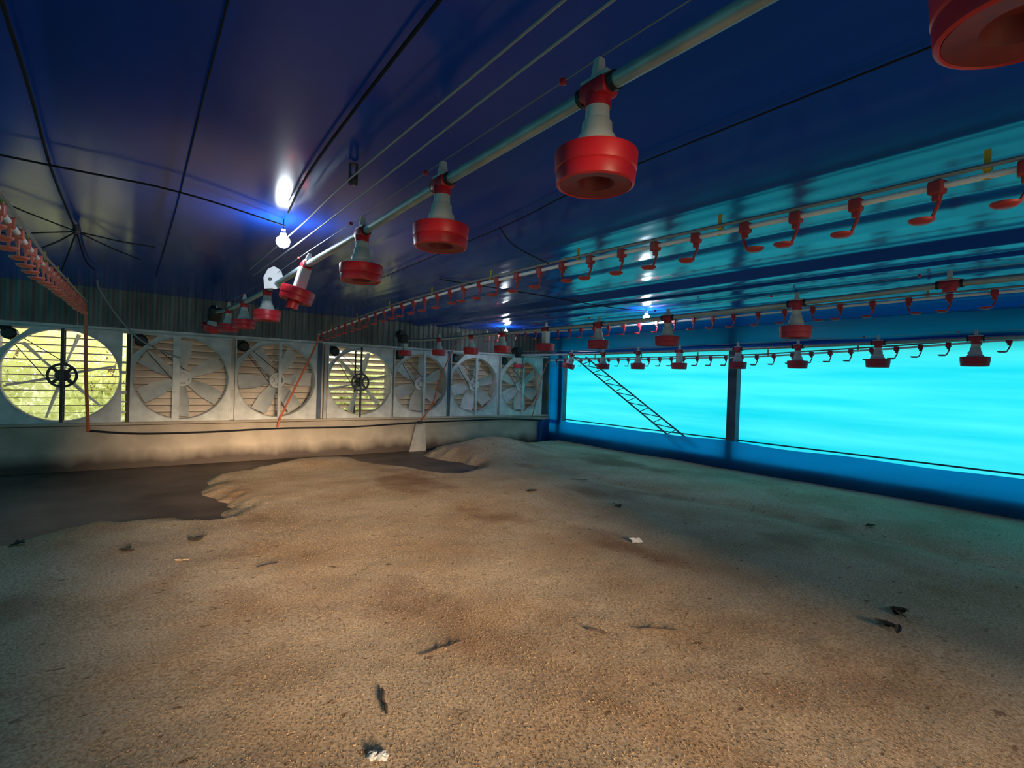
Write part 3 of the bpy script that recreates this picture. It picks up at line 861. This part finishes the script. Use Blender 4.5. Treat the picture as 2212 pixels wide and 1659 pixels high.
MB().box((-0.018, 0, 0.03), (0.005, 0.03, 0.11)).box((0.018, 0, 0.03), (0.005, 0.03, 0.11)).box((0, 0, 0.085), (0.04, 0.03, 0.006)).build('cheek', M['darkmetal'], pu)
hose([(-0.31, 9.0, 2.70), (-0.29, 9.35, 2.62), (-0.10, 9.7, 2.31), (0.13, 9.75, 2.03), (0.30, 9.8, 1.90), (0.50, 9.85, 1.80), (0.72, 9.86, 1.72)], 'pale slack rope drooping from the ceiling across the gable wall', 0.012, 'steel_rope', 'slack_rope', 'rope')
# white bracket hooked on the teal pipe
wb_ = thing('pipe_bracket', 'white plastic bracket standing on the far part of the teal pipe', 'bracket', (1.08, 5.15, 2.37), (0, 0, R(-12)))
mb = MB(); mb.prism([(-0.075, -0.06), (0.06, -0.04), (0.08, 0.05), (0.06, 0.12), (0.0, 0.15), (-0.05, 0.12), (-0.085, 0.04)], -0.012, 0.012)
mb.build('plate', M['white'], wb_)
MB().lathe([(0.0, -0.02), (0.016, -0.02), (0.016, 0.02), (0, 0.02)], 12, Matrix.Translation((-0.03, 0, 0.03)) @ YROT).build('bolt', M['darkmetal'], wb_)
MB().lathe([(0.026, -0.014), (0.036, -0.014), (0.036, 0.014), (0.026, 0.014)], 16, Matrix.Translation((0.01, 0, -0.02)) @ YROT, True).build('ring', M['white'], wb_)

# ------------------------------------------------------------------ odds and ends on the litter
def on_ground(x, y, dz=0.0):
    return (x, y, gz_at(x, y) + dz)
def crumple(name, size, m, label, cat, x, y, seed, flat=0.5, lumps=1):
    mb = MB()
    for q in range(lumps):
        r = bmesh.ops.create_icosphere(mb.bm, subdivisions=3, radius=1.0)
        for v in r['verts']:
            n_ = 1 + 0.45 * noise.noise(v.co * 2.1 + Vector((seed + q, 0, 0))) + 0.25 * noise.noise(v.co * 5 + Vector((0, seed, q)))
            v.co = Vector((v.co.x * size[0] * n_ + (q - (lumps - 1) / 2) * size[0] * 1.7, v.co.y * size[1] * n_, max(v.co.z, -0.3) * size[2] * n_))
    return tag(mb.build(name, m, None, smooth=True, loc=on_ground(x, y, size[2] * 0.25), rot=(0, 0, R(-35))), label, cat)
crumple('plastic_wad', (0.022, 0.02, 0.016), M['wad'], 'crumpled pale plastic wad on the litter at the camera\'s feet', 'litter scrap', 0.82, 1.9, 3.0, lumps=2)
mb = MB()
def scrap(u, v):
    return ((u - 0.5) * 0.10 + 0.01 * math.sin(v * 5), (v - 0.5) * 0.065, 0.004 + 0.006 * math.sin(u * 5 + v * 3) ** 2)
o = grid('paper_scrap', 8, 5, scrap, M['paper']); o.location = on_ground(3.86, 3.18, 0.012); o.rotation_euler = (R(22), 0, R(-30)); tag(o, 'small white paper scrap lying on the middle of the litter', 'paper')
def leaf_clump(x, y, r_, label, seed, nl=9, m='leaf_dead'):
    t = thing('leaf_clump', label, 'leaf', on_ground(x, y)); rg = random.Random(seed)
    for k in range(nl):
        a = rg.uniform(0, 2 * PI); d = rg.uniform(0, r_)
        ln_, wd_ = rg.uniform(0.03, 0.055), rg.uniform(0.014, 0.024)
        mb = MB(); rows = []
        for i in range(6):
            u = i / 5; ww = wd_ * math.sin(PI * min(max(u, 0.04), 0.97)) ** 0.8
            rows.append([mb.bm.verts.new(((u - 0.5) * 2 * ln_, -ww, 0.006 + 0.012 * u * u)), mb.bm.verts.new(((u - 0.5) * 2 * ln_, 0, 0.001 + 0.012 * u * u)), mb.bm.verts.new(((u - 0.5) * 2 * ln_, ww, 0.006 + 0.012 * u * u))])
        for i in range(5):
            for c in range(2):
                mb.bm.faces.new((rows[i][c], rows[i][c + 1], rows[i + 1][c + 1], rows[i + 1][c]))
        mb.build('leaf', M[m], t, loc=(d * math.cos(a), d * math.sin(a), 0.006 + 0.002 * k), rot=(rg.uniform(-0.3, 0.3), rg.uniform(-0.2, 0.2), rg.uniform(0, 6.28)))
leaf_clump(4.17, 1.21, 0.055, 'clump of dead dark leaves on the litter nearest the bright curtain', 1, 11)
leaf_clump(3.86, 1.17, 0.045, 'smaller dead leaf tuft just before the dark leaf clump', 2, 7)
leaf_clump(4.26, 5.24, 0.06, 'dark dead leaves curled on the litter far out in the shed', 3, 7)
leaf_clump(4.76, 4.21, 0.035, 'tiny dark leaf scrap beyond the white paper', 4, 5)
leaf_clump(0.55, 5.1, 0.07, 'brown leaf bits on the litter by the bare damp patch', 5, 7)
leaf_clump(0.05, 5.1, 0.05, 'leaf crumbs nearer the coral cups on the litter', 6, 5)
leaf_clump(-0.67, 5.72, 0.05, 'dark leaf bits on the shaded litter rim by the damp patch', 7, 6)
leaf_clump(6.6, 2.2, 0.04, 'dark leaf scrap on the pale litter strip by the tarp skirt', 8, 5)
leaf_clump(0.37, 4.57, 0.012, 'single pale dry leaf standing on the litter', 9, 2, 'leaf_pale')
def twig(x, y, ang, L_, label, seed, r=0.004, branch=True):
    rg = random.Random(seed)
    pts = []; brs = []
    for i in range(7):
        u = i / 6 - 0.5
        px_, py_ = x + math.cos(ang) * L_ * u + rg.uniform(-1, 1) * L_ * 0.03, y + math.sin(ang) * L_ * u + rg.uniform(-1, 1) * L_ * 0.03
        pts.append((px_, py_, gz_at(px_, py_) + r + 0.004))
    mb = MB().tube(pts, [r * 0.6] + [r] * 5 + [r * 0.5], 6)
    if branch:
        for i in (2, 4):
            a = ang + rg.choice((-1, 1)) * 0.6
            ex, ey = pts[i][0] + math.cos(a) * L_ * 0.3, pts[i][1] + math.sin(a) * L_ * 0.3
            mb.tube([pts[i], (ex, ey, gz_at(ex, ey) + 0.012)], [r * 0.7, r * 0.4], 5)
    return tag(mb.build('twig', M['twig'], None, smooth=True), label, 'twig')
twig(1.42, 2.47, R(0), 0.26, 'forked dry twig lying mid litter in front of the camera', 1)
twig(2.62, 1.97, R(-38), 0.30, 'thin dark twig on the litter before the leaf clump', 2, 0.0035)
twig(0.975, 2.2, R(75), 0.20, 'short dark stick half sunk in the litter behind the plastic wad', 3, 0.008, False)
twig(2.29, 2.15, R(-60), 0.12, 'stubby bark piece on the litter between the two twigs', 4, 0.007, False)
twig(0.89, 4.15, R(10), 0.16, 'bark sliver on the sunlit litter beyond the forked twig', 5, 0.006, False)
twig(5.45, 5.6, R(-20), 0.30, 'thin stick far out on the litter toward the lattice brace', 6, 0.005, False)

# ------------------------------------------------------------------ outside the fans
structure(grid('ground', 20, 20, lambda u, v: (-40 + 100 * u, -40 + 100 * v, -0.14), M['grass']))
def shrub(x, y, h, rx, label, seed, nleaf=3600, name='leafy_shrub'):
    t = thing(name, label, 'shrub', (x, y, -0.14)); rg = np.random.RandomState(seed)
    MB().tube([(0, 0, 0), (0.05, 0.02, h * 0.3), (-0.05, 0.05, h * 0.75)], [0.09, 0.07, 0.03], 8).build('trunk', M['bark'], t, smooth=True)
    mb = MB()
    for k in range(7):
        a = rg.uniform(0, 2 * PI); mb.tube([(0, 0, h * rg.uniform(0.1, 0.5)), (rx * 0.7 * math.cos(a), rx * 0.7 * math.sin(a), h * rg.uniform(0.5, 0.95))], [0.035, 0.012], 6)
    mb.build('branches', M['bark'], t)
    cl = rg.rand(40, 3) * [2, 2, 1] - [1, 1, 0]
    cl = cl * [rx * 0.8, rx * 0.6, h * 0.95]
    c = cl[rg.randint(0, 40, nleaf)] + rg.normal(0, 1, (nleaf, 3)) * [0.30, 0.30, 0.28]
    c[:, 2] = np.clip(c[:, 2], 0.05, h)
    u = rg.normal(0, 1, (nleaf, 3)); u /= np.linalg.norm(u, axis=1)[:, None]
    v = np.cross(u, rg.normal(0, 1, (nleaf, 3))); v /= np.linalg.norm(v, axis=1)[:, None]
    s_ = (0.07 + 0.08 * rg.rand(nleaf))[:, None]
    Q = np.stack([c - u * s_, c + v * s_ * 0.45, c + u * s_, c - v * s_ * 0.45], 1)
    me = bpy.data.meshes.new('foliage')
    me.from_pydata(Q.reshape(-1, 3).tolist(), [], np.arange(4 * nleaf).reshape(-1, 4).tolist())
    me.materials.append(M['leaf'])
    o = link('foliage', me, t); o['kind'] = 'stuff'
shrub(-2.2, 15.0, 3.0, 1.2, 'pale green shrub outside, filling the left half of the open fan', 1)
shrub(-0.3, 18.0, 2.9, 1.5, 'yellow green shrub outside, behind the hub of the open fan', 2)
shrub(1.6, 22.5, 2.6, 1.5, 'leafy shrub farther outside, past the edge of the open fan', 3)
shrub(5.4, 15.0, 1.9, 1.1, 'green shrub outside, glimpsed between the half open slats', 4)
shrub(7.4, 18.0, 2.4, 1.4, 'far green shrub outside, behind the striped daylight slats', 5)
